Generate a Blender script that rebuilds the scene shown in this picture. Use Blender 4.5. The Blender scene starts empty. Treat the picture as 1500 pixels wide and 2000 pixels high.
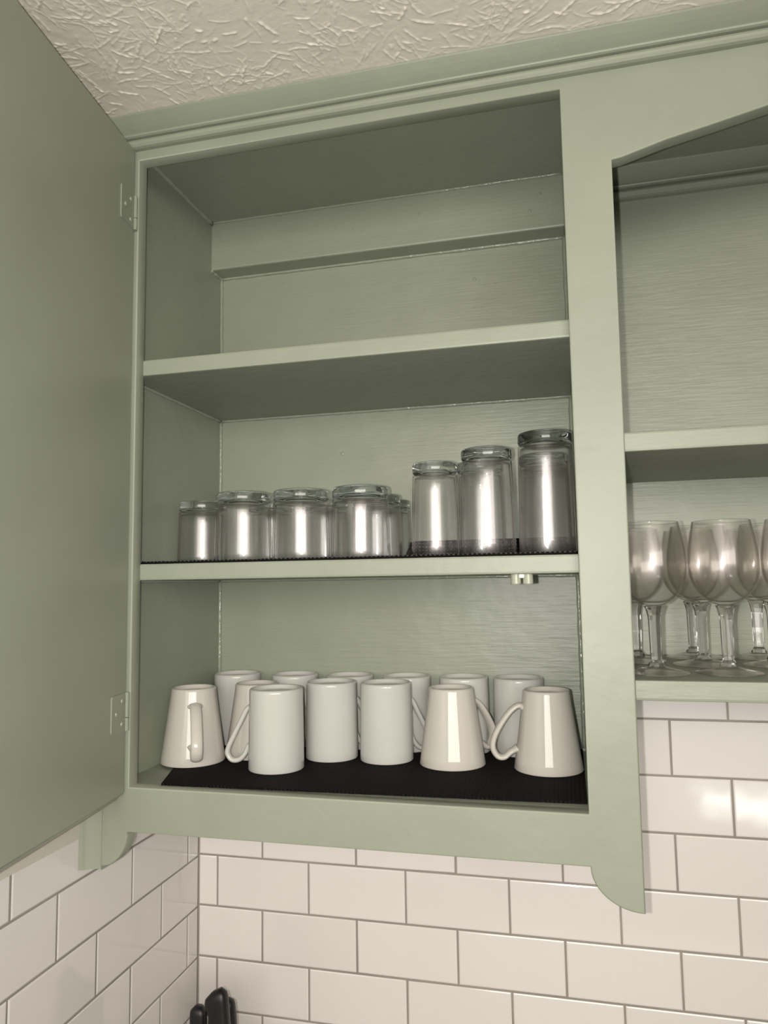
import bpy, bmesh, math, random
import numpy as np
from mathutils import Vector, Matrix
random.seed(7)
rng = np.random.default_rng(11)
scn = bpy.context.scene
COL = scn.collection

# ------------------------------------------------------------------ camera
CAM = Vector((0.5943, -1.1231, 0.4324))
RIGHT = Vector((0.9704, 0.2411, -0.0155)).normalized()
FWD = Vector((-0.2386, 0.9665, 0.0947)).normalized()
UP = RIGHT.cross(FWD).normalized()
cd = bpy.data.cameras.new('camera')
cam = bpy.data.objects.new('camera', cd)
COL.objects.link(cam)
m = Matrix.Identity(4)
for i in range(3):
    m[i][0] = RIGHT[i]; m[i][1] = UP[i]; m[i][2] = -FWD[i]; m[i][3] = CAM[i]
cam.matrix_world = m
cd.sensor_fit = 'VERTICAL'
cd.sensor_height = 36.0
cd.lens = 1435.1 / 2000 * 36.0
cd.clip_start = 0.02
scn.camera = cam

# ------------------------------------------------------------------ light
w = bpy.data.worlds.new('room_air'); scn.world = w; w.use_nodes = True
bg = w.node_tree.nodes['Background']
bg.inputs[0].default_value = (1.0, 0.95, 0.86, 1); bg.inputs[1].default_value = 0.04

# the phone's own flash, a couple of centimetres beside its lens
fl = bpy.data.lights.new('phone_flash_light', 'SPOT'); fl.energy = 23.0; fl.shadow_soft_size = 0.005; fl.color = (1.0, 0.97, 0.93)
fl.spot_size = math.radians(146); fl.spot_blend = 1.0
fo = bpy.data.objects.new('phone_flash_light', fl); COL.objects.link(fo)
fo.location = CAM - RIGHT * 0.026 - UP * 0.002; fo.rotation_euler = FWD.to_track_quat('-Z', 'Y').to_euler()
# daylight from the kitchen windows behind the photographer
def window(name, loc, aim, sx, sy, watts, col):
    l = bpy.data.lights.new(name, 'AREA'); l.shape = 'RECTANGLE'; l.size = sx; l.size_y = sy; l.energy = watts; l.color = col
    o = bpy.data.objects.new(name, l); o.location = loc; COL.objects.link(o)
    o.rotation_euler = (Vector(aim) - Vector(loc)).to_track_quat('-Z', 'Y').to_euler()
window('window_light', (1.15, -2.90, 0.76), (0.45, 0, 0.6), 2.2, 0.80, 55.0, (1.0, 0.955, 0.88))
# low pane across the kitchen, the small bright patch mirrored in the tiles
window('low_window_light', (1.42, -2.90, -0.70), (0.45, 0, 0.25), 0.46, 0.10, 2.2, (1.0, 0.98, 0.95))

vs = scn.view_settings
vs.view_transform = 'Standard'; vs.look = 'None'; vs.gamma = 1.0; vs.use_curve_mapping = False
vs.exposure = 0.0
scn.cycles.transparent_max_bounces = 32

# ------------------------------------------------------------------ materials
def mat(name):
    mt = bpy.data.materials.new(name); mt.use_nodes = True
    return mt, mt.node_tree.nodes, mt.node_tree.links, mt.node_tree.nodes['Principled BSDF']

def paint(name, col, rough, layers, spec=0.5, var=0.04):
    """painted surface; layers = [(mapping scale, noise scale, detail, distance)]"""
    mt, N, L, P = mat(name)
    tc = N.new('ShaderNodeTexCoord')
    P.inputs['Roughness'].default_value = rough
    P.inputs['Specular IOR Level'].default_value = spec
    n = N.new('ShaderNodeTexNoise'); n.inputs['Scale'].default_value = 9; n.inputs['Detail'].default_value = 4
    L.new(tc.outputs['Object'], n.inputs['Vector'])
    r = N.new('ShaderNodeValToRGB')
    r.color_ramp.elements[0].position = .3; r.color_ramp.elements[1].position = .7
    r.color_ramp.elements[0].color = tuple(c * (1 - var) for c in col) + (1,)
    r.color_ramp.elements[1].color = tuple(c * (1 + var) for c in col) + (1,)
    L.new(n.outputs['Fac'], r.inputs['Fac']); L.new(r.outputs['Color'], P.inputs['Base Color'])
    prev = None
    for sc, ns, det, dist in layers:
        mp = N.new('ShaderNodeMapping'); mp.inputs['Scale'].default_value = sc
        L.new(tc.outputs['Object'], mp.inputs['Vector'])
        t = N.new('ShaderNodeTexNoise'); t.inputs['Scale'].default_value = ns; t.inputs['Detail'].default_value = det
        L.new(mp.outputs['Vector'], t.inputs['Vector'])
        b = N.new('ShaderNodeBump'); b.inputs['Strength'].default_value = 1.0; b.inputs['Distance'].default_value = dist
        L.new(t.outputs['Fac'], b.inputs['Height'])
        if prev: L.new(prev.outputs['Normal'], b.inputs['Normal'])
        prev = b
    if prev: L.new(prev.outputs['Normal'], P.inputs['Normal'])
    return mt

SAGE = (0.268, 0.290, 0.220)
M = {}
M['frame'] = paint('sage_gloss_paint', SAGE, 0.50, [((1, 1, 1), 60, 3, .0005), ((1, 1, 1), 14, 2, .0012)], spec=.58)
M['panel'] = paint('sage_gloss_paint_brushed_across', SAGE, 0.42,
                   [((6, 40, 75), 4, 3, .0004), ((1, 1, 1), 12, 2, .0020), ((1, 1, 1), 70, 2, .0003)], spec=.58)
M['shelfp'] = paint('sage_gloss_paint_shelf', SAGE, 0.50, [((8, 60, 60), 3, 3, .0004), ((1, 1, 1), 30, 3, .0012)], spec=.58)
M['door'] = paint('sage_satin_paint_door', SAGE, 0.42, [((120, 120, 6), 3, 3, .00008), ((1, 1, 1), 5, 1, .0018)], spec=.7)
M['bead'] = paint('sage_thick_paint', tuple(c * 1.04 for c in SAGE), 0.22, [((1, 1, 1), 90, 2, .002)])
M['ceiling'] = paint('cream_ceiling_plaster', (0.86, 0.805, 0.70), 0.5, [((1, 1, 1), 90, 4, .0007)], var=.02)
M['wallp'] = paint('cream_wall_paint', (0.60, 0.56, 0.48), 0.6, [((1, 1, 1), 80, 3, .0006)])
M['grout'] = paint('grey_grout', (0.30, 0.27, 0.235), 0.85, [((1, 1, 1), 500, 3, .0004)], var=.12)
M['counter'] = paint('pale_worktop', (0.45, 0.42, 0.38), 0.35, [])
M['wood'] = paint('block_wood', (0.22, 0.12, 0.06), 0.5, [((1, 1, 14), 30, 4, .0004)], var=.2)
M['hinge'] = paint('sage_painted_metal', tuple(c * 1.03 for c in SAGE), 0.3, [((1, 1, 1), 120, 2, .0005)])

def ceramic(name, col, rough, coat=0.0):
    mt, N, L, P = mat(name)
    P.inputs['Base Color'].default_value = col + (1,)
    P.inputs['Roughness'].default_value = rough
    P.inputs['Coat Weight'].default_value = coat; P.inputs['Coat Roughness'].default_value = 0.04
    return mt
M['mug'] = ceramic('white_glazed_china', (0.53, 0.518, 0.478), 0.06)
M['mug_warm'] = ceramic('warm_white_glazed_china', (0.54, 0.51, 0.455), 0.07)
M['catch'] = ceramic('yellowed_plastic', (0.36, 0.37, 0.28), 0.25)
M['steel'] = ceramic('blade_steel', (0.55, 0.55, 0.55), 0.25)
M['steel'].node_tree.nodes['Principled BSDF'].inputs['Metallic'].default_value = 1
M['black'] = ceramic('black_handle_plastic', (0.006, 0.006, 0.006), 0.45)

def tile_mat():
    mt, N, L, P = mat('white_glazed_tile')
    oi = N.new('ShaderNodeObjectInfo')
    r = N.new('ShaderNodeValToRGB')
    r.color_ramp.elements[0].color = (0.72, 0.685, 0.645, 1); r.color_ramp.elements[1].color = (0.76, 0.725, 0.685, 1)
    L.new(oi.outputs['Random'], r.inputs['Fac']); L.new(r.outputs['Color'], P.inputs['Base Color'])
    P.inputs['Roughness'].default_value = 0.09
    tc = N.new('ShaderNodeTexCoord'); n = N.new('ShaderNodeTexNoise'); n.inputs['Scale'].default_value = 22; n.inputs['Detail'].default_value = 1
    L.new(tc.outputs['Object'], n.inputs['Vector'])
    b = N.new('ShaderNodeBump'); b.inputs['Distance'].default_value = .00028
    L.new(n.outputs['Fac'], b.inputs['Height']); L.new(b.outputs['Normal'], P.inputs['Normal'])
    return mt
M['tile'] = tile_mat()

def thin_glass(name, edge, haze, tint):
    mt, N, L, P = mat(name); N.remove(P)
    out = N['Material Output']
    lw = N.new('ShaderNodeLayerWeight'); lw.inputs['Blend'].default_value = 0.5
    r = N.new('ShaderNodeValToRGB')
    r.color_ramp.elements[0].position = 0.60; r.color_ramp.elements[0].color = tint + (1,)
    r.color_ramp.elements[1].position = 1.0; r.color_ramp.elements[1].color = tuple(c * edge for c in tint) + (1,)
    L.new(lw.outputs['Facing'], r.inputs['Fac'])
    tr = N.new('ShaderNodeBsdfTransparent'); L.new(r.outputs['Color'], tr.inputs['Color'])
    pw = N.new('ShaderNodeMath'); pw.operation = 'POWER'; pw.inputs[1].default_value = 5.0; L.new(lw.outputs['Facing'], pw.inputs[0])
    fr = N.new('ShaderNodeMath'); fr.operation = 'MULTIPLY_ADD'; fr.inputs[1].default_value = 0.9; fr.inputs[2].default_value = 0.024
    L.new(pw.outputs[0], fr.inputs[0])
    g = N.new('ShaderNodeBsdfGlossy'); g.inputs['Roughness'].default_value = 0.13; g.inputs['Color'].default_value = (1.0, 0.93, 0.92, 1)
    mx = N.new('ShaderNodeMixShader'); L.new(fr.outputs[0], mx.inputs[0]); L.new(tr.outputs[0], mx.inputs[1]); L.new(g.outputs[0], mx.inputs[2])
    h = N.new('ShaderNodeBsdfGlossy'); h.inputs['Roughness'].default_value = 0.42; h.inputs['Color'].default_value = (1.0, 0.93, 0.92, 1)
    # streaky dishwasher haze
    tc = N.new('ShaderNodeTexCoord'); mp = N.new('ShaderNodeMapping'); mp.inputs['Scale'].default_value = (60, 60, 4)
    L.new(tc.outputs['Object'], mp.inputs['Vector'])
    nz = N.new('ShaderNodeTexNoise'); nz.inputs['Scale'].default_value = 3; nz.inputs['Detail'].default_value = 3
    L.new(mp.outputs['Vector'], nz.inputs['Vector'])
    mr = N.new('ShaderNodeMapRange'); mr.inputs['From Min'].default_value = .3; mr.inputs['From Max'].default_value = .7
    mr.inputs['To Min'].default_value = haze * .5; mr.inputs['To Max'].default_value = haze * 1.5
    L.new(nz.outputs['Fac'], mr.inputs['Value'])
    m2 = N.new('ShaderNodeMixShader'); L.new(mr.outputs[0], m2.inputs[0])
    L.new(mx.outputs[0], m2.inputs[1]); L.new(h.outputs[0], m2.inputs[2])
    L.new(m2.outputs[0], out.inputs['Surface'])
    return mt
M['glass_wall'] = thin_glass('hazy_thin_glass', 0.40, 0.036, (0.965, 0.97, 0.97))
M['wine_wall'] = thin_glass('thin_wine_glass', 0.50, 0.032, (0.975, 0.972, 0.965))
M['foot_glass'] = thin_glass('clear_foot_glass', 0.86, 0.012, (0.985, 0.985, 0.98))
def solid_glass(name, col, haze):
    mt, N, L, P = mat(name); N.remove(P)
    g = N.new('ShaderNodeBsdfGlass'); g.inputs['IOR'].default_value = 1.5; g.inputs['Roughness'].default_value = 0.01
    g.inputs['Color'].default_value = col + (1,)
    h = N.new('ShaderNodeBsdfGlossy'); h.inputs['Roughness'].default_value = 0.40; h.inputs['Color'].default_value = (1, .95, .93, 1)
    mx = N.new('ShaderNodeMixShader'); mx.inputs[0].default_value = haze
    L.new(g.outputs[0], mx.inputs[1]); L.new(h.outputs[0], mx.inputs[2])
    L.new(mx.outputs[0], N['Material Output'].inputs['Surface']); return mt
M['glass_solid'] = solid_glass('thick_clear_glass', (0.95, 0.965, 0.965), 0.012)
M['stem'] = solid_glass('clear_stem_glass', (1, 1, 1), 0.09)

def liner_mat(name, axes, lo, hi):
    mt, N, L, P = mat(name)
    P.inputs['Roughness'].default_value = 0.8; P.inputs['Specular IOR Level'].default_value = 0.12
    tc = N.new('ShaderNodeTexCoord'); outs = []
    for ax, sc in axes:
        wv = N.new('ShaderNodeTexWave'); wv.bands_direction = ax; wv.inputs['Scale'].default_value = sc
        L.new(tc.outputs['Object'], wv.inputs['Vector']); outs.append(wv.outputs['Fac'])
    mu = N.new('ShaderNodeMath'); mu.operation = 'MULTIPLY'; L.new(outs[0], mu.inputs[0]); L.new(outs[1], mu.inputs[1])
    r = N.new('ShaderNodeValToRGB'); r.color_ramp.elements[0].position = .35; r.color_ramp.elements[1].position = .8
    r.color_ramp.elements[0].color = lo + (1,); r.color_ramp.elements[1].color = hi + (1,)
    L.new(mu.outputs[0], r.inputs['Fac']); L.new(r.outputs['Color'], P.inputs['Base Color'])
    b = N.new('ShaderNodeBump'); b.inputs['Distance'].default_value = .0012
    L.new(mu.outputs[0], b.inputs['Height']); L.new(b.outputs['Normal'], P.inputs['Normal'])
    return mt
M['liner'] = liner_mat('black_ribbed_grip_liner', (('X', 66.0), ('Y', 105.0)), (.0035, .003, .003), (.010, .009, .009))
M['liner_mesh'] = liner_mat('black_mesh_grip_liner', (('X', 58.0), ('Z', 58.0)), (.0035, .0032, .003), (.075, .072, .066))

# ------------------------------------------------------------------ helpers
def tag(o, label=None, cat=None, group=None, kind=None):
    for k, v in (('label', label), ('category', cat), ('group', group), ('kind', kind)):
        if v: o[k] = v
    return o

def link(name, me, material, parent=None, smooth=False, loc=None):
    if material is not None and not me.materials: me.materials.append(material)
    if smooth:
        for p in me.polygons: p.use_smooth = True
    o = bpy.data.objects.new(name, me); COL.objects.link(o)
    if parent: o.parent = parent
    if loc is not None: o.location = loc
    return o

def bm_mesh(name, bm):
    bmesh.ops.recalc_face_normals(bm, faces=bm.faces)
    me = bpy.data.meshes.new(name); bm.to_mesh(me); bm.free(); return me

def box_bm(lo, hi, bev=0.0, seg=2, bm=None):
    own = bm is None
    b = bmesh.new()
    vs = [b.verts.new((x, y, z)) for x in (lo[0], hi[0]) for y in (lo[1], hi[1]) for z in (lo[2], hi[2])]
    for f in ((0, 1, 3, 2), (4, 6, 7, 5), (0, 4, 5, 1), (2, 3, 7, 6), (0, 2, 6, 4), (1, 5, 7, 3)):
        b.faces.new([vs[i] for i in f])
    bmesh.ops.recalc_face_normals(b, faces=b.faces)
    if bev > 0:
        bmesh.ops.bevel(b, geom=list(b.edges), offset=bev, segments=seg, profile=0.6, affect='EDGES')
    if own: return b
    me = bpy.data.meshes.new('t'); b.to_mesh(me); b.free(); bm.from_mesh(me); bpy.data.meshes.remove(me); return bm

def box(name, lo, hi, material, parent=None, bev=0.002, seg=2):
    return link(name, bm_mesh(name, box_bm(lo, hi, bev, seg)), material, parent)

def lathe_bm(prof, n=48, bm=None, closed=False):
    """prof: list of (r, z); r = 0 ends become poles"""
    bm = bm or bmesh.new()
    rings = []
    for r, z in prof:
        if r < 1e-6: rings.append([bm.verts.new((0, 0, z))])
        else: rings.append([bm.verts.new((r * math.cos(2 * math.pi * i / n), r * math.sin(2 * math.pi * i / n), z)) for i in range(n)])
    pairs = list(zip(rings, rings[1:]))
    if closed: pairs.append((rings[-1], rings[0]))
    for a, b in pairs:
        for i in range(n):
            j = (i + 1) % n
            if len(a) == 1 and len(b) == 1: continue
            if len(a) == 1: bm.faces.new((a[0], b[i], b[j]))
            elif len(b) == 1: bm.faces.new((a[i], b[0], a[j]))
            else: bm.faces.new((a[i], b[i], b[j], a[j]))
    return bm

def tube_bm(pts, rads, n=10, bm=None, flat=1.0, side=None, caps=True):
    """sweep an ellipse (rads x rads*flat) along pts; side = constant binormal"""
    bm = bm or bmesh.new()
    pts = [Vector(p) for p in pts]
    rings = []
    for i, p in enumerate(pts):
        t = (pts[min(i + 1, len(pts) - 1)] - pts[max(i - 1, 0)]).normalized()
        s = Vector(side) if side else (Vector((0, 0, 1)) if abs(t.z) < .9 else Vector((1, 0, 0)))
        a = t.cross(s).normalized(); b = a.cross(t).normalized()
        r = rads[i] if hasattr(rads, '__len__') else rads
        rings.append([bm.verts.new(p + a * (r * math.cos(2 * math.pi * k / n)) + b * (r * flat * math.sin(2 * math.pi * k / n))) for k in range(n)])
    for A, B in zip(rings, rings[1:]):
        for k in range(n):
            bm.faces.new((A[k], A[(k + 1) % n], B[(k + 1) % n], B[k]))
    if caps:
        bm.faces.new(rings[0]); bm.faces.new(rings[-1])
    return bm

def catmull(P, k=8):
    P = [Vector(p) for p in P]; out = []
    Q = [P[0] * 2 - P[1]] + P + [P[-1] * 2 - P[-2]]
    for i in range(1, len(Q) - 2):
        a, b, c, d = Q[i - 1], Q[i], Q[i + 1], Q[i + 2]
        for j in range(k):
            t = j / k
            out.append(0.5 * ((2 * b) + (c - a) * t + (2 * a - 5 * b + 4 * c - d) * t * t + (3 * b - a - 3 * c + d) * t ** 3))
    out.append(P[-1]); return out

def extrude_x(name, prof, x0, x1, material, parent=None, nx=1, wob=0.0, smooth=False):
    """prof = closed (y, z) outline swept along x, optionally a little wobbly like old painted trim"""
    bm = bmesh.new(); rings = []
    for i in range(nx + 1):
        x = x0 + (x1 - x0) * i / nx
        d = wob * (math.sin(x * 23.0) + .6 * math.sin(x * 61.0 + 1.3))
        rings.append([bm.verts.new((x, y + d, z + d * .5)) for y, z in prof])
    n = len(prof)
    for A, B in zip(rings, rings[1:]):
        for k in range(n): bm.faces.new((A[k], A[(k + 1) % n], B[(k + 1) % n], B[k]))
    bm.faces.new(rings[0]); bm.faces.new(rings[-1])
    return link(name, bm_mesh(name, bm), material, parent, smooth)

def empty(name, loc):
    o = bpy.data.objects.new(name, None); o.location = loc; o.empty_display_size = 0.03; COL.objects.link(o); return o

def copy_tree(o, parent=None):
    c = o.copy(); COL.objects.link(c)
    if parent: c.parent = parent
    for ch in o.children: copy_tree(ch, c)
    return c

# ------------------------------------------------------------------ setting: walls, tiles, ceiling
CEIL = 1.043
XEND = 1.75
wall_back = box('wall_back', (-0.10, 0.0009, -1.24), (XEND, 0.10, CEIL + .02), M['grout'], bev=0)
tag(wall_back, 'back wall clad in white subway tiles below the cabinet', 'wall', kind='structure')
wl = bmesh.new()
box_bm((-0.10, -1.70, -1.24), (-0.0009, 0.0009, 0.124), 0, bm=wl)
wall_left = tag(link('wall_left', bm_mesh('wall_left', wl), M['grout']), 'left wall clad in white subway tiles beside the cabinet', 'wall', kind='structure')
box('upper_plaster', (-0.10, -1.70, 0.124), (0.0005, 0.0009, CEIL + .02), M['wallp'], wall_left, bev=0)

PX, PZ, G = 0.154, 0.0778, 0.0022
TILES = {}
def tile_mesh(wd, ht):
    k = (round(wd, 4), round(ht, 4))
    if k not in TILES:
        # front face towards -y at y = 0, soft cushioned edge
        b = bmesh.new()
        lv = [(0, .006), (0, .0016), (.0006, .0006), (.0022, 0.0)]
        rings = []
        for ins, y in lv:
            rings.append([b.verts.new((sx * (wd / 2 - ins), y, sz * (ht / 2 - ins))) for sx, sz in ((-1, -1), (1, -1), (1, 1), (-1, 1))])
        for A, B in zip(rings, rings[1:]):
            for i in range(4): b.faces.new((A[i], A[(i + 1) % 4], B[(i + 1) % 4], B[i]))
        b.faces.new(rings[-1])
        me = bm_mesh('tile', b); me.materials.append(M['tile'])
        TILES[k] = me
    return TILES[k]

def put_tile(parent, a0, a1, z0, z1, left):
    wd, ht = a1 - a0, z1 - z0
    if wd < .006 or ht < .006: return
    o = bpy.data.objects.new('tile', tile_mesh(wd, ht)); COL.objects.link(o); o.parent = parent
    c = (a0 + a1) / 2; z = (z0 + z1) / 2
    ty, tz = random.uniform(-.004, .004), random.uniform(-.003, .003)
    if left:   # a = distance out from the corner
        o.location = (random.uniform(-.0002, .0002), -c, z); o.rotation_euler = (ty, 0, math.pi / 2 + tz)
    else:
        o.location = (c, random.uniform(-.0002, .0002), z); o.rotation_euler = (ty, 0, tz)

def tile_wall(parent, off0, amax, zoff, par, left, ztop, zbot=-0.33):
    for k in range(-5, 6):       # row between z = k*PZ and (k+1)*PZ
        z0 = k * PZ + zoff + G / 2; z1 = (k + 1) * PZ + zoff - G / 2
        if z1 < zbot: continue
        z0 = max(z0, zbot + .001)
        off = off0 + (0 if (k % 2 == par) else PX / 2)
        edges = [0.0] + [off + i * PX for i in range(40) if off + i * PX < amax] + [amax]
        for a, b in zip(edges, edges[1:]):
            zt = ztop((a + b) / 2, a, b)
            if z0 > zt - .008: continue
            put_tile(parent, a + (G / 2 if a > 0 else .0012), b - G / 2, z0, min(z1, zt), left)
tile_wall(wall_back, 0.0331, 1.70, 0.0, 1, False, lambda c, a, b: 0.330 if b > .632 else 0.1545)
tile_wall(wall_left, 0.0336, 1.40, -0.0035, 0, True, lambda c, a, b: 0.1265 if b > .17 else 0.1520)

# ceiling: flat plaster beyond, brushed (slap-brush) plaster modelled where the camera looks
x0, x1, y0, y1, st = -0.01, 1.00, -0.64, -0.29, 0.00105
nx, ny = int((x1 - x0) / st), int((y1 - y0) / st)
H = np.zeros((ny + 1, nx + 1))
def stroke(cx, cy, ang, ln, wd, amp, curve):
    px, py = (cx - x0) / st, (cy - y0) / st
    rr = int(ln / st * .7) + 4
    i0, i1 = max(0, int(py) - rr), min(ny, int(py) + rr); j0, j1 = max(0, int(px) - rr), min(nx, int(px) + rr)
    if i1 <= i0 or j1 <= j0: return
    yy, xx = np.mgrid[i0:i1 + 1, j0:j1 + 1]
    dx, dy = (xx - px) * st, (yy - py) * st
    u = dx * math.cos(ang) + dy * math.sin(ang); v = -dx * math.sin(ang) + dy * math.cos(ang)
    v = v - curve * u * u
    s = np.exp(-(v / wd) ** 2) * np.clip(1.2 - (2 * u / ln) ** 4, 0, 1) * (1 + .25 * np.sin(u * 700 + cx * 90))
    sub = H[i0:i1 + 1, j0:j1 + 1]
    np.maximum(sub, amp * s, out=sub)
for _ in range(440):
    cx, cy = rng.uniform(x0, x1), rng.uniform(y0, y1)
    base = rng.uniform(0, 6.283); spread = rng.uniform(.5, 1.4)
    for _ in range(rng.integers(5, 13)):
        a = base + rng.normal(0, spread * .5); d = rng.uniform(.0, .05)
        stroke(cx + d * math.cos(a) + rng.normal(0, .012), cy + d * math.sin(a) + rng.normal(0, .012), a,
               rng.uniform(.006, .038), rng.uniform(.0007, .0016), rng.gamma(2.2, .00024), rng.normal(0, 11))
fade = np.clip((np.linspace(y1, y0, ny + 1)[::-1] * -1 - .318) / .03, 0.0, 1)  # smoother next to the crown
H *= (0.12 + .88 * fade)[:, None]
yy, xx = np.mgrid[0:ny + 1, 0:nx + 1]
V = np.stack([x0 + xx.ravel() * st, y0 + yy.ravel() * st, CEIL - H.ravel()], 1)
idx = np.arange((ny + 1) * (nx + 1)).reshape(ny + 1, nx + 1)
F = np.stack([idx[:-1, :-1].ravel(), idx[1:, :-1].ravel(), idx[1:, 1:].ravel(), idx[:-1, 1:].ravel()], 1)
me = bpy.data.meshes.new('ceiling')
me.vertices.add(len(V)); me.vertices.foreach_set('co', V.ravel())
me.loops.add(F.size); me.loops.foreach_set('vertex_index', F.ravel().astype(np.int32))
me.polygons.add(len(F)); me.polygons.foreach_set('loop_start', np.arange(0, F.size, 4, dtype=np.int32))
me.update(calc_edges=True)
ceiling = link('ceiling', me, M['ceiling'], smooth=True)
tag(ceiling, 'cream ceiling with rough slap-brush plaster texture', 'ceiling', kind='structure')
cb = bmesh.new()
box_bm((-.10, -3.4, CEIL + .0002), (XEND, 0.10, CEIL + .03), 0, bm=cb)
link('ceiling_slab', bm_mesh('ceiling_slab', cb), M['ceiling'], ceiling)

tag(box('countertop', (0.0, -0.62, -0.37), (XEND, 0.0, -0.332), M['counter'], bev=.004), 'pale worktop running along the tiled walls', 'countertop', kind='structure')

# ------------------------------------------------------------------ cabinet
FY = -0.30            # front of the face frame
FT = 0.020            # its thickness
cab = empty('kitchen_cabinet', (0, 0, 0))
tag(cab, 'sage green painted built-in wall cabinet with door swung open and arched open shelves', 'cabinet')

def qcurve(cx, cz, rx, rz, a0, a1, n=12):
    return [(cx + rx * math.cos(math.radians(a0 + (a1 - a0) * i / n)), cz + rz * math.sin(math.radians(a0 + (a1 - a0) * i / n))) for i in range(n + 1)]
NX1 = 1.29
arch = [(.6605, .9000), (.672, .9015), (.685, .9050), (.718, .9140), (.771, .9245), (.8226, .9355), (.88, .9465), (.93, .953), (.975, .955)]
arch += [(NX1 + .6605 - x, z) for x, z in arch[-2::-1]]
outer = [(.0010, 1.041), (.0010, .30), (.0270, .28), (.0270, .0915)]
outer += qcurve(.0270, .134, .0360, .0425, 270, 360)[1:]
outer += [(.6065, .1335)]
outer += qcurve(.6590, .1335, .0525, .0425, 180, 270)[1:]
outer += arch
outer += qcurve(NX1, .1335, .0525, .0425, 270, 360)
outer += [(NX1 + .0525, 1.041)]
hole = [(.0640, .1870), (.0640, .9940), (.6070, .9940), (.6070, .1870)]
cu = bpy.data.curves.new('face_frame', 'CURVE'); cu.dimensions = '2D'; cu.fill_mode = 'BOTH'
bv = .0018
cu.extrude = FT / 2 - bv; cu.bevel_depth = bv; cu.bevel_resolution = 2; cu.offset = -bv
for pts in (outer, hole):
    sp = cu.splines.new('POLY'); sp.points.add(len(pts) - 1); sp.use_cyclic_u = True
    for p, (x, z) in zip(sp.points, pts): p.co = (x, z, 0, 1)
tmp = bpy.data.objects.new('t', cu); COL.objects.link(tmp)
bpy.context.view_layer.update()
me = bpy.data.meshes.new_from_object(tmp.evaluated_get(bpy.context.evaluated_depsgraph_get()))
bpy.data.objects.remove(tmp)
me.name = 'face_frame'
for v in me.vertices:
    x, z, d = v.co; v.co = (x, FY + FT / 2 + d, z)
me.materials.clear()
bmx = bmesh.new(); bmx.from_mesh(me); bmesh.ops.remove_doubles(bmx, verts=bmx.verts, dist=1e-5); bmesh.ops.recalc_face_normals(bmx, faces=bmx.faces); bmx.to_mesh(me); bmx.free()
link('face_frame', me, M['frame'], cab)

IL, IR = 0.036, 0.6105      # inner faces of the cabinet sides
BY = -0.003                 # inner face of the back
box('side_panel', (IL - .016, FY + FT - .001, .168), (IL, -.001, CEIL - .002), M['panel'], cab, .001)
box('side_panel', (IR, FY + FT - .001, .168), (IR + .019, -.001, CEIL - .002), M['panel'], cab, .001)
box('back_panel', (IL - .005, BY, .168), (IR + .005, -.0008, CEIL - .002), M['panel'], cab, .0005)
box('top_panel', (IL - .003, FY + FT - .001, CEIL - .006), (IR + .003, -.001, CEIL - .001), M['panel'], cab, .001)
box('bottom_panel', (IL - .003, FY + FT - .001, .168), (IR + .003, -.001, .1865), M['shelfp'], cab, .001)
box('nailing_strip', (IL - .001, -.041, .955), (IR + .001, BY + .001, CEIL - .003), M['panel'], cab, .003)
box('shelf', (IL - .001, -.2825, .7065), (IR + .001, BY + .001, .7275), M['shelfp'], cab, .0025)
box('shelf', (IL - .001, -.2825, .4390), (IR + .001, BY + .001, .4600), M['shelfp'], cab, .0025)
# the open bay on the right
box('back_panel', (IR + .018, BY, .300), (NX1 + .05, -.0008, CEIL - .002), M['panel'], cab, .0005)
box('top_panel', (IR + .018, FY + FT - .001, CEIL - .006), (NX1 + .031, -.001, CEIL - .001), M['panel'], cab, .001)
box('side_panel', (NX1 + .03, FY + FT - .001, .168), (NX1 + .05, -.001, CEIL - .002), M['panel'], cab, .001)
box('shelf', (IR + .018, -.286, .5705), (NX1 + .031, BY + .001, .5920), M['shelfp'], cab, .0025)
box('shelf', (IR + .018, -.286, .3025), (NX1 + .031, -.0008, .3240), M['shelfp'], cab, .003)
# filler strip between the left stile and the tiled wall, hollow (cove) moulding
pr = [(.0004, -.281), (.0004, -.306)] + [(.004 + .023 * (i / 8), -.3045 + .010 * math.sin(math.pi * i / 8 * .5) ** .8 - (.004 if i == 8 else 0)) for i in range(9)] + [(.0272, -.281)]
bm = bmesh.new(); rr = [[bm.verts.new((x, y, z)) for x, y in pr] for z in (.0865, .60)]
for k in range(len(pr)): bm.faces.new((rr[0][k], rr[0][(k + 1) % len(pr)], rr[1][(k + 1) % len(pr)], rr[1][k]))
bm.faces.new(rr[0]); bm.faces.new(rr[1])
link('filler_strip', bm_mesh('filler_strip', bm), M['frame'], cab)

# crown mouldings
def crown(yb, zb, h, d):
    f = [(0, 0), (.24, 0), (.36, .03), (.44, .10), (.46, .18), (.42, .26), (.32, .32), (.24, .345), (.24, .36), (.40, .365), (.49, .395), (.52, .44), (.49, .485), (.40, .51),
         (.28, .53), (.30, .56), (.38, .60), (.52, .67), (.72, .78), (.88, .88), (.97, .94), (1.0, .97), (1.0, 1.0), (0, 1.0)]
    return [(yb - a * d, zb + b * h) for a, b in f]
tag(extrude_x('trim_1', crown(FY + .001, 1.0065, CEIL - .0008 - 1.0065, .028), 0.0012, 1.72, M['frame'], nx=160, wob=.00025),
    'sage green crown moulding along the cabinet top under the ceiling', 'moulding', kind='structure')
tag(extrude_x('trim_2', crown(BY, .9985, CEIL - .0055 - .9985, .036), IR + .020, NX1 + .03, M['frame'], nx=60, wob=.0002),
    'sage green crown moulding inside the open bay behind the arch', 'moulding', kind='structure')

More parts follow.
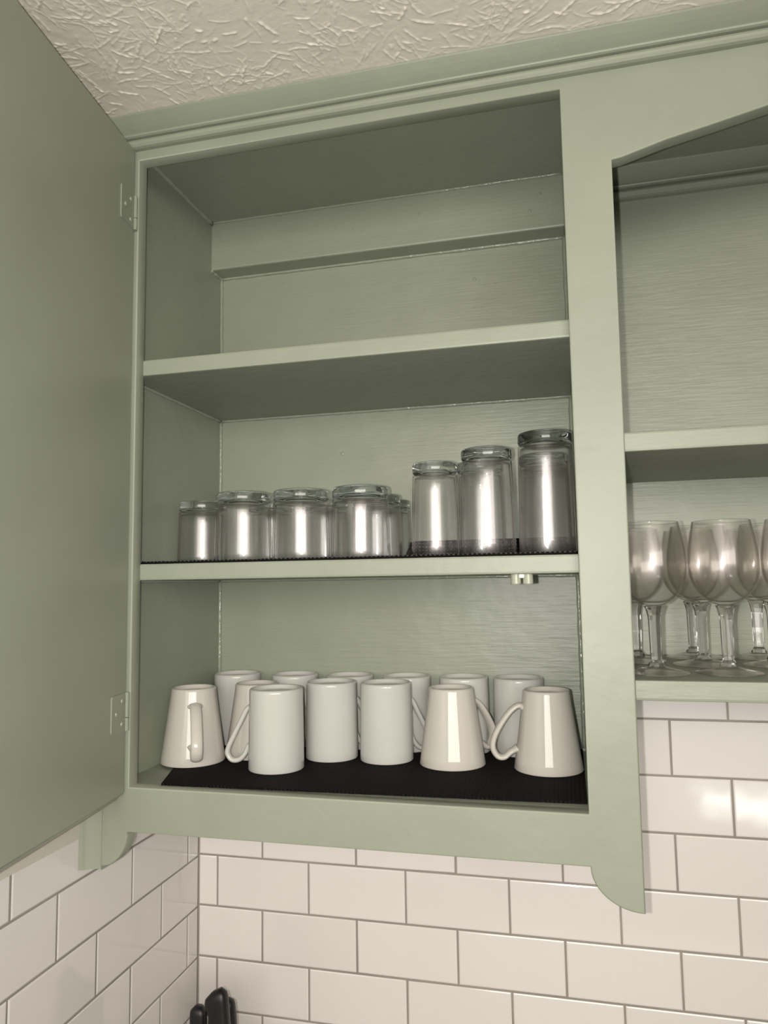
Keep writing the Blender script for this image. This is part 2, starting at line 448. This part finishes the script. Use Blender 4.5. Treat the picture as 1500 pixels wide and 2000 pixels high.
# painted-over nail heads in the strip and the back boards
nh = bm_mesh('nail_head', lathe_bm([(.0032, 0), (.0028, .0007), (.0014, .0011), (0, .0012)], 10)); nh.materials.append(M['bead'])
for x, y, z in ((.052, -.041, 1.015), (.285, -.041, .995), (.300, -.041, .990), (.392, -.041, 1.004), (.575, -.041, 1.010), (.560, -.041, .985), (.470, BY, .905), (.250, BY, .640)):
    o = link('nail_head', nh, None, cab, loc=(x, y, z)); o.rotation_euler = (math.pi / 2, 0, 0)

# thick paint in the inner corners
def bead(pts, r, k=14, seed=0):
    rg = random.Random(seed); P = []
    for a, b in zip(pts, pts[1:]):
        a, b = Vector(a), Vector(b)
        for i in range(k): P.append(a.lerp(b, i / k))
    P.append(Vector(pts[-1]))
    P = [p + Vector((rg.uniform(-1, 1), rg.uniform(-1, 1), rg.uniform(-1, 1))) * r * .06 for p in P]
    R = [r * .72 * rg.uniform(.85, 1.15) for _ in P]
    link('paint_bead', bm_mesh('paint_bead', tube_bm(P, R, 8)), M['bead'], cab, smooth=True)
for i, (za, zb) in enumerate(((.19, .437), (.462, .705), (.73, .955))):
    bead([(IL + .001, BY - .001, za), (IL + .001, BY - .001, zb)], .0042, 26, i)
    bead([(IR - .001, BY - .001, za), (IR - .001, BY - .001, zb)], .0048, 26, i + 10)
for i, z in enumerate((.4385, .706, .9545)):
    bead([(IL, BY - .001, z), (IR, BY - .001, z)], .0040, 50, 20 + i)
    bead([(IL + .0005, -.275 if z < .9 else -.041, z), (IL + .0005, BY, z)], .0040, 24, 30 + i)
bead([(IL, -.041, CEIL - .006), (IR, -.041, CEIL - .006)], .0040, 50, 41)
bead([(IL, -.275, CEIL - .006), (IL, -.041, CEIL - .006)], .0060, 20, 42)

# little plastic door catch under the middle shelf
bm = bmesh.new()
for dx in (-.0068, .0068):
    b2 = lathe_bm([(0, 0), (.0052, 0), (.0060, .001), (.0058, .0105), (.0058, .012), (0, .012)], 20)
    for v in b2.verts: v.co += Vector((.5440 + dx, -.268, .4272))
    mm = bpy.data.meshes.new('t'); b2.to_mesh(mm); b2.free(); bm.from_mesh(mm); bpy.data.meshes.remove(mm)
box_bm((.538, -.272, .434), (.550, -.262, .4395), .001, bm=bm)
o = link('door_catch', bm_mesh('door_catch', bm), M['catch'], cab, smooth=False); o['label'] = 'yellowed plastic door catch'

# door, swung out on two leaf hinges
HX, HY = 0.0600, -0.3035
D = Vector((0.1235, -0.9923, 0)); Nn = Vector((0.9923, 0.1235, 0))     # along the door / out of its inner face
def dpt(a, n, z): return Vector((HX, HY, 0)) + D * a + Nn * n + Vector((0, 0, z))
ZB, ZT, DW, DT = 0.1735, 1.0085, 0.572, 0.0190
prof = [(-DT, ZB), (-.0085, ZB), (-.0075, ZB + .0035), (-.0012, ZB + .0065), (0, ZB + .0085), (0, ZT - .003), (-.003, ZT), (-DT, ZT)]
bm = bmesh.new(); ends = []
for a in (.001, DW): ends.append([bm.verts.new(dpt(a, n, z)) for n, z in prof])
for k in range(len(prof)): bm.faces.new((ends[0][k], ends[0][(k + 1) % len(prof)], ends[1][(k + 1) % len(prof)], ends[1][k]))
bm.faces.new(ends[0]); bm.faces.new(ends[1])
door = link('door', bm_mesh('door', bm), M['door'], cab)
def hinge(zc, h):
    bm = bmesh.new()
    ring0 = [(.004, -h / 2), (.036, -h / 2 + .001), (.0375, -h / 2 + .003), (.0375, h / 2 - .003), (.036, h / 2 - .001), (.004, h / 2)]
    A = [bm.verts.new(dpt(a, -.0005, zc + z)) for a, z in ring0]; B = [bm.verts.new(dpt(a, .0014, zc + z)) for a, z in ring0]
    bm.faces.new(A); bm.faces.new(B)
    for k in range(6): bm.faces.new((A[k], A[(k + 1) % 6], B[(k + 1) % 6], B[k]))
    rot = Matrix(((Nn.x, D.x, 0), (Nn.y, D.y, 0), (0, 0, 1)))
    for a, z in ((.012, h * .30), (.026, 0), (.012, -h * .30)):        # domed screw heads
        b2 = lathe_bm([(0.0032, 0), (.0028, .0010), (.0015, .0016), (0, .0018)], 12)
        for v in b2.verts:
            p = v.co.copy(); v.co = dpt(a, .0013, zc + z) + Nn * p.z + D * p.x + Vector((0, 0, p.y))
        mm = bpy.data.meshes.new('t'); b2.to_mesh(mm); b2.free(); bm.from_mesh(mm); bpy.data.meshes.remove(mm)
    tube_bm([dpt(.001, .0022, zc - h / 2), dpt(.001, .0022, zc - h / 6)], .0027, 10, bm)
    tube_bm([dpt(.001, .0022, zc - h / 6 + .0008), dpt(.001, .0022, zc + h / 2)], .0027, 10, bm)
    o = link('hinge', bm_mesh('hinge', bm), M['hinge'], door); o['label'] = 'painted-over leaf hinge with three screws'
hinge(.919, .046); hinge(.279, .046)

# ------------------------------------------------------------------ shelf liners
def liner(name, outline, z, t, label):
    """outline: list of (x, y) counter-clockwise"""
    bm = bmesh.new()
    A = [bm.verts.new((x, y, z)) for x, y in outline]; B = [bm.verts.new((x, y, z + t)) for x, y in outline]
    bm.faces.new(A); bm.faces.new(B)
    for k in range(len(A)): bm.faces.new((A[k], A[(k + 1) % len(A)], B[(k + 1) % len(A)], B[k]))
    bmesh.ops.triangulate(bm, faces=[f for f in bm.faces if len(f.verts) > 4])
    o = link(name, bm_mesh(name, bm), M['liner']); return tag(o, label, 'shelf liner')
def ruffle(p, q, n, amp, sd):
    rg = random.Random(sd)
    return [(p[0] + (q[0] - p[0]) * i / n, p[1] + (q[1] - p[1]) * i / n + rg.uniform(-amp, amp)) for i in range(n)]
LZ = 0.1873
liner('shelf_liner', ruffle((.100, -.2855), (.6065, -.2665), 150, .0005, 1) + [(.6065, -.2665), (.6065, -.010), (.060, -.010), (.066, -.19), (.0755, -.215)], LZ, .0026,
      'black ribbed non-slip liner under the white mugs')
# upper one: lies under the tumblers, turned up against the back at its right half
bm = bmesh.new()
nxl = 90; rows = []
rg = random.Random(5)
for i in range(nxl + 1):
    x = .040 + (.6085 - .040) * i / nxl
    up = 1 / (1 + math.exp(-(x - .356) / .0025))
    fr = -.2835 + rg.uniform(-.0008, .0008)
    if x < .0665 or x > .6045: fr = -.2785      # tucked behind the face frame
    zf = .4602 + (.0035 * math.exp(-(x - .04) / .012)) + rg.uniform(0, .0007)
    prof = [(fr, zf), (fr + .004, .4602), (-.0215, .4602), (-.016 - .0 * up, .4602 + .003 * up), (-.012, .4602 + .033 * up)]
    top = [(y + (0.0022 if k == 4 else 0) * up, z + (.0024 if k < 4 else .0024 * (1 - up))) for k, (y, z) in enumerate(prof)]
    top[3] = (-.0185, .4626 + .0035 * up); top[4] = (-.0146, .4626 + .0315 * up)
    rows.append([bm.verts.new((x, y, z)) for y, z in prof + top[::-1]])
for A, B in zip(rows, rows[1:]):
    for k in range(10): bm.faces.new((A[k], A[(k + 1) % 10], B[(k + 1) % 10], B[k]))
bm.faces.new(rows[0]); bm.faces.new(rows[-1])
tag(link('shelf_liner', bm_mesh('shelf_liner', bm), M['liner_mesh']), 'black mesh non-slip liner under the clear tumblers', 'shelf liner')

# ------------------------------------------------------------------ mugs (all upside down; z = 0 at the rim)
def mug_body(rr, rt, h, mtl, name):
    pr = [(rr - .0022, 0), (rr - .0006, .0005), (rr, .0018)]
    for i in range(1, 9):
        t = i / 9; pr.append((rr + (rt - rr) * (t ** .95), .0018 + (h - .008) * t))
    pr += [(rt, h - .0040), (rt - .0003, h - .0018), (rt - .0010, h - .0006), (rt - .0021, h), (rt - .0033, h - .0004), (rt - .0042, h - .0016),
           (rt - .0052, h - .0048), (rt - .0066, h - .0060), (rt * .4, h - .0064), (0, h - .0064)]
    inner = [(0, h - .011), (rt - .012, h - .011), (rt - .0060, h - .015)]
    for i in range(1, 6):
        t = i / 6; inner.append((rt - .0048 + (rr - .0046 - rt + .0048) * t, h - .014 - (h - .016) * t))
    inner += [(rr - .0040, .0010)]
    bm = lathe_bm(pr, 56)
    b2 = lathe_bm(inner + [(rr - .0022, 0)], 56)
    mm = bpy.data.meshes.new('t'); b2.to_mesh(mm); b2.free(); bm.from_mesh(mm); bpy.data.meshes.remove(mm)
    bmesh.ops.remove_doubles(bm, verts=bm.verts, dist=1e-5)
    me = bm_mesh(name, bm); me.materials.append(mtl)
    for p in me.polygons: p.use_smooth = True
    return me
def handle_mesh(pts, rad, flat, mtl):
    P = catmull([(x, 0, z) for x, z in pts], 9)
    n = len(P); R = [rad * (1.35 - .35 * min(1, min(i, n - 1 - i) / 6)) for i in range(n)]
    me = bm_mesh('handle', tube_bm(P, R, 14, flat=flat, side=(0, 1, 0))); me.materials.append(mtl)
    for p in me.polygons: p.use_smooth = True
    return me
SB = mug_body(.0368, .0355, .1045, M['mug'], 'straight_mug_body')
SH = handle_mesh([(.0335, .0800), (.0395, .0765), (.0470, .0625), (.0565, .0440), (.0645, .0275), (.0660, .0185), (.0600, .0105), (.0500, .0110), (.0420, .0190), (.0375, .0285), (.0335, .0310)], .0035, 1.4, M['mug'])
TB = mug_body(.0440, .0305, .1005, M['mug_warm'], 'tapered_mug_body')
TH = handle_mesh([(.0310, .0785), (.0370, .0800), (.0465, .0735), (.0580, .0590), (.0680, .0410), (.0705, .0270), (.0650, .0165), (.0565, .0150), (.0480, .0215), (.0390, .0265)], .0039, 2.0, M['mug_warm'])
MZ = LZ + .0027
def mug(x, y, ang, tapered, label, group=None, z=MZ):
    o = empty('mug', (x, y, z)); o.rotation_euler = (0, 0, math.radians(ang))
    link('body', TB if tapered else SB, None, o); link('handle', TH if tapered else SH, None, o)
    tag(o, label, 'mug', group); return o
G1 = 'white mugs upside down on the lower shelf'
mug(.0815, -.1720, -58, True, 'tapered white mug with its handle facing out, by the left cabinet side', G1)
mug(.1525, -.1180, 105, True, 'tapered white mug tucked behind the straight mug with a loop handle', G1)
mug(.2122, -.1900, 188, False, 'straight white mug with a teardrop handle seen whole, standing foremost on the liner', G1)
mug(.2655, -.1165, 42, False, 'straight white mug next to the foremost mug, handle turned away', G1)
mug(.3445, -.1160, 38, False, 'straight white mug beside a tapered mug, handle turned away behind it', G1)
mug(.4368, -.1245, 46, True, 'tapered white mug in the middle of the liner, handle pointing to the back row', G1)
mug(.5620, -.1300, 190, True, 'tapered white mug against the right stile with its curved handle seen whole', G1)
for x, a, which in ((.0870, 30, 'nearest the left cabinet side'), (.1826, -45, 'second from the left cabinet side'), (.2703, 150, 'third from the left cabinet side'),
                    (.3578, 150, 'third from the right stile'), (.4425, 150, 'second from the right stile'), (.5208, 8, 'nearest the right stile')):
    mug(x, -.0425, a, False, 'straight white mug in the back row, ' + which, G1)

# ------------------------------------------------------------------ tumblers (upside down)
def tumbler(rr, rb, h, name):
    t = .0019; hb = .0165
    def R(z): return rr + (rb - rr) * (z / (h - hb))
    out = [(R(z), z) for z in np.linspace(0.0008, h - hb, 9)]
    inn = [(R(z) - t - .0008 * z / h, z) for z in np.linspace(h - hb - .003, .0008, 9)]
    wall = lathe_bm([(rr - t * .5, 0)] + out + [(rb - .0012, h - hb + .0012)], 56)
    b2 = lathe_bm([(0, h - hb - .0005), (rb * .6, h - hb - .001)] + inn + [(rr - t * .5, 0)], 56)
    mm = bpy.data.meshes.new('t'); b2.to_mesh(mm); b2.free(); wall.from_mesh(mm); bpy.data.meshes.remove(mm)
    wm = bm_mesh(name + '_wall', wall); wm.materials.append(M['glass_wall'])
    base = lathe_bm([(0, h - hb + .0008), (rb * .70, h - hb + .0012), (rb - .0022, h - hb + .0016), (rb - .0004, h - hb + .0042), (rb, h - hb + .006), (rb, h - .0030), (rb - .0008, h - .0010), (rb - .0030, h),
                     (rb * .80, h - .0004), (rb * .74, h - .0018), (0, h - .0026)], 56)
    bmx = bm_mesh(name + '_base', base); bmx.materials.append(M['glass_solid'])
    for me in (wm, bmx):
        for p in me.polygons: p.use_smooth = True
    return wm, bmx
GZ = .4630
def place_glass(kind, x, y, label, group):
    o = empty('tumbler', (x, y, GZ)); o.rotation_euler = (0, 0, random.uniform(0, 6))
    link('glass_wall', kind[0], None, o); link('glass_base', kind[1], None, o)
    tag(o, label, 'glass', group)
short = tumbler(.0385, .0368, .0925, 'short')
shortb = tumbler(.0355, .0335, .0900, 'short_narrow')
t1 = tumbler(.0312, .0285, .1195, 'tall_a'); t2 = tumbler(.0345, .0318, .1340, 'tall_b'); t3 = tumbler(.0350, .0330, .1490, 'tall_c')
GS, GT = 'short tumblers upside down on the middle shelf', 'tall tumblers upside down on the middle shelf'
place_glass(shortb, .0775, -.1430, 'short clear tumbler standing close to the left cabinet side', GS)
for x, y, which in ((.1690, -.200, 'nearest the left cabinet side'), (.2520, -.200, 'between two alike'), (.3360, -.205, 'nearest the tall tumblers')):
    place_glass(short, x, y, 'short wide clear tumbler in the front row, ' + which, GS)
for x, y, which in ((.1700, -.105, 'behind the front one nearest the left cabinet side'), (.2540, -.105, 'behind the middle one of the front row'),
                    (.3385, -.1305, 'directly behind the front one nearest the tall tumblers'), (.3370, -.0590, 'against the back, last of its file')):
    place_glass(shortb, x, y, 'short clear tumbler ' + which, GS)
place_glass(t1, .4340, -.200, 'slim tall clear tumbler, the shortest of the tall ones, beside the short tumblers', GT)
place_glass(t2, .5005, -.200, 'tall clear tumbler of middle height between two other tall ones', GT)
place_glass(t3, .5735, -.205, 'tallest clear tumbler partly behind the right stile', GT)
place_glass(t2, .4800, -.095, 'tall clear tumbler behind the middle one of the tall tumblers', GT)
place_glass(t2, .5690, -.132, 'tall clear tumbler directly behind the tallest tumbler', GT)
place_glass(t2, .5690, -.0595, 'tall clear tumbler at the back, last in line behind the tallest', GT)

# ------------------------------------------------------------------ wine glasses
def wine():
    o = empty('wine_glass', (0, 0, 0))
    bowl = [(.0068, .0760), (.0120, .0775), (.0200, .0825), (.0280, .0905), (.0338, .1010), (.0366, .1120), (.0374, .1230), (.0368, .1360), (.0350, .1500), (.0326, .1640), (.0312, .1710)]
    inn = [(r - .0012, z + .0006) for r, z in bowl[::-1]]
    inn[0] = (.0303, .1710)
    inn[-1] = (.0060, .0795); inn[-2] = (.0112, .0800)
    b = lathe_bm([(r.x, r.z) for r in catmull([(r, 0, z) for r, z in bowl], 4)] + [(.0308, .1715)] + [(r.x, r.z) for r in catmull([(r, 0, z) for r, z in inn], 4)] + [(0, .0792)], 56)
    link('bowl', bm_mesh('bowl', b), M['wine_wall'], o, True)
    st_ = lathe_bm([(0, .0075), (.0105, .0078), (.0092, .0100), (.0078, .0120), (.0072, .0135), (.0060, .0150), (.0064, .0180), (.0068, .0400), (.0070, .0600), (.0078, .0660), (.0094, .0720), (.0110, .0758), (.0060, .0765), (0, .0766)], 8)
    link('stem', bm_mesh('stem', st_), M['stem'], o)
    ft = lathe_bm([(0, .0074), (.0100, .0072), (.0180, .0052), (.0280, .0030), (.0350, .0018), (.0362, .0010), (.0350, .0002), (.0280, .0004), (0, .0012)], 56)
    link('foot', bm_mesh('foot', ft), M['foot_glass'], o, True)
    return o
wg = wine()
rows_ = [(-.2170, 'front', (.6895, .7668, .8445)), (-.1350, 'middle', (.7540, .8350)), (-.0450, 'back', (.6790, .7570, .8376))]
nth = ['nearest the stile beside the cabinet opening', 'second from the stile', 'third from the stile']
spots = [(x, y, 'clear stemmed wine glass in the %s row, %s' % (rw, nth[k])) for y, rw, xs in rows_ for k, x in enumerate(xs)]
spots[0] = (.6895, -.2230, spots[0][2]); spots[5] = (.6790, -.1000, spots[5][2])
for i, (x, y, lb) in enumerate(spots):
    o = wg if i == 0 else copy_tree(wg)
    o.location = (x, y, .3243); o.rotation_euler = (0, 0, random.uniform(0, 6))
    tag(o, lb, 'wine glass', 'wine glasses on the lower open shelf')

# ------------------------------------------------------------------ knives in their block
blk = bmesh.new()
box_bm((.045, -.235, -.3318), (.165, -.105, -.235), .004, bm=blk)
tag(link('knife_block', bm_mesh('knife_block', blk), M['wood']), 'dark wooden knife block standing on the worktop in the tiled corner', 'knife block')
def knife(x, y, ztop, wd, th, hook, lean, label):
    o = empty('knife', (x, y, -.2348)); h = ztop + .2348
    bm = bmesh.new()
    ns = 18; rings = []
    for i in range(ns + 1):
        t = i / ns; z = h * t; k = wd / 2
        off = lean * t
        lw = rwid = k
        if hook:
            e = max(0, (t - .62) / .38)
            lw = k * (1 - .12 * math.sin(min(1, e * 2) * math.pi) + .22 * math.sin(max(0, e - .35) / .65 * math.pi * .62)); rwid = k * (1 - .22 * e * e)
        if t > .90:
            c = (t - .90) / .10; s = math.sqrt(max(.0, 1 - c * c * .80)); lw *= s; rwid *= s
        tt = th / 2 * (1 if t < .9 else math.sqrt(max(.1, 1 - ((t - .9) / .1) ** 2 * .7)))
        zz = z + (0.012 * ((off and 1) or 0) * 0)
        ring = []
        for a in range(16):
            c, s = math.cos(a * math.pi / 8), math.sin(a * math.pi / 8)
            sx = (abs(c) ** .7) * (1 if c > 0 else -1); sy = (abs(s) ** .7) * (1 if s > 0 else -1)
            xx = (rwid if sx > 0 else lw) * sx
            tilt = (xx * .45 if hook and t > .75 else 0) * ((t - .75) / .25 if t > .75 else 0)
            ring.append(bm.verts.new((off + xx, tt * sy, zz + tilt)))
        rings.append(ring)
    for A, B in zip(rings, rings[1:]):
        for a in range(16): bm.faces.new((A[a], A[(a + 1) % 16], B[(a + 1) % 16], B[a]))
    bm.faces.new(rings[0]); bm.faces.new(rings[-1])
    link('handle', bm_mesh('handle', bm), M['black'], o, True)
    link('blade', bm_mesh('blade', box_bm((-wd * .35, -.001, -.08), (wd * .35, .001, .001), .0003, 1)), M['steel'], o)
    tag(o, label, 'knife')
knife(.0812, -.150, -.1426, .0232, .018, False, 0, 'knife with a plain round-ended black handle, beside the left tiled wall')
knife(.1205, -.160, -.1130, .0310, .020, True, -.006, 'knife with a hooked black handle end, tallest in the block')
knife(.1130, -.125, -.1440, .0300, .018, True, -.004, 'knife with a black handle just behind the tallest one')
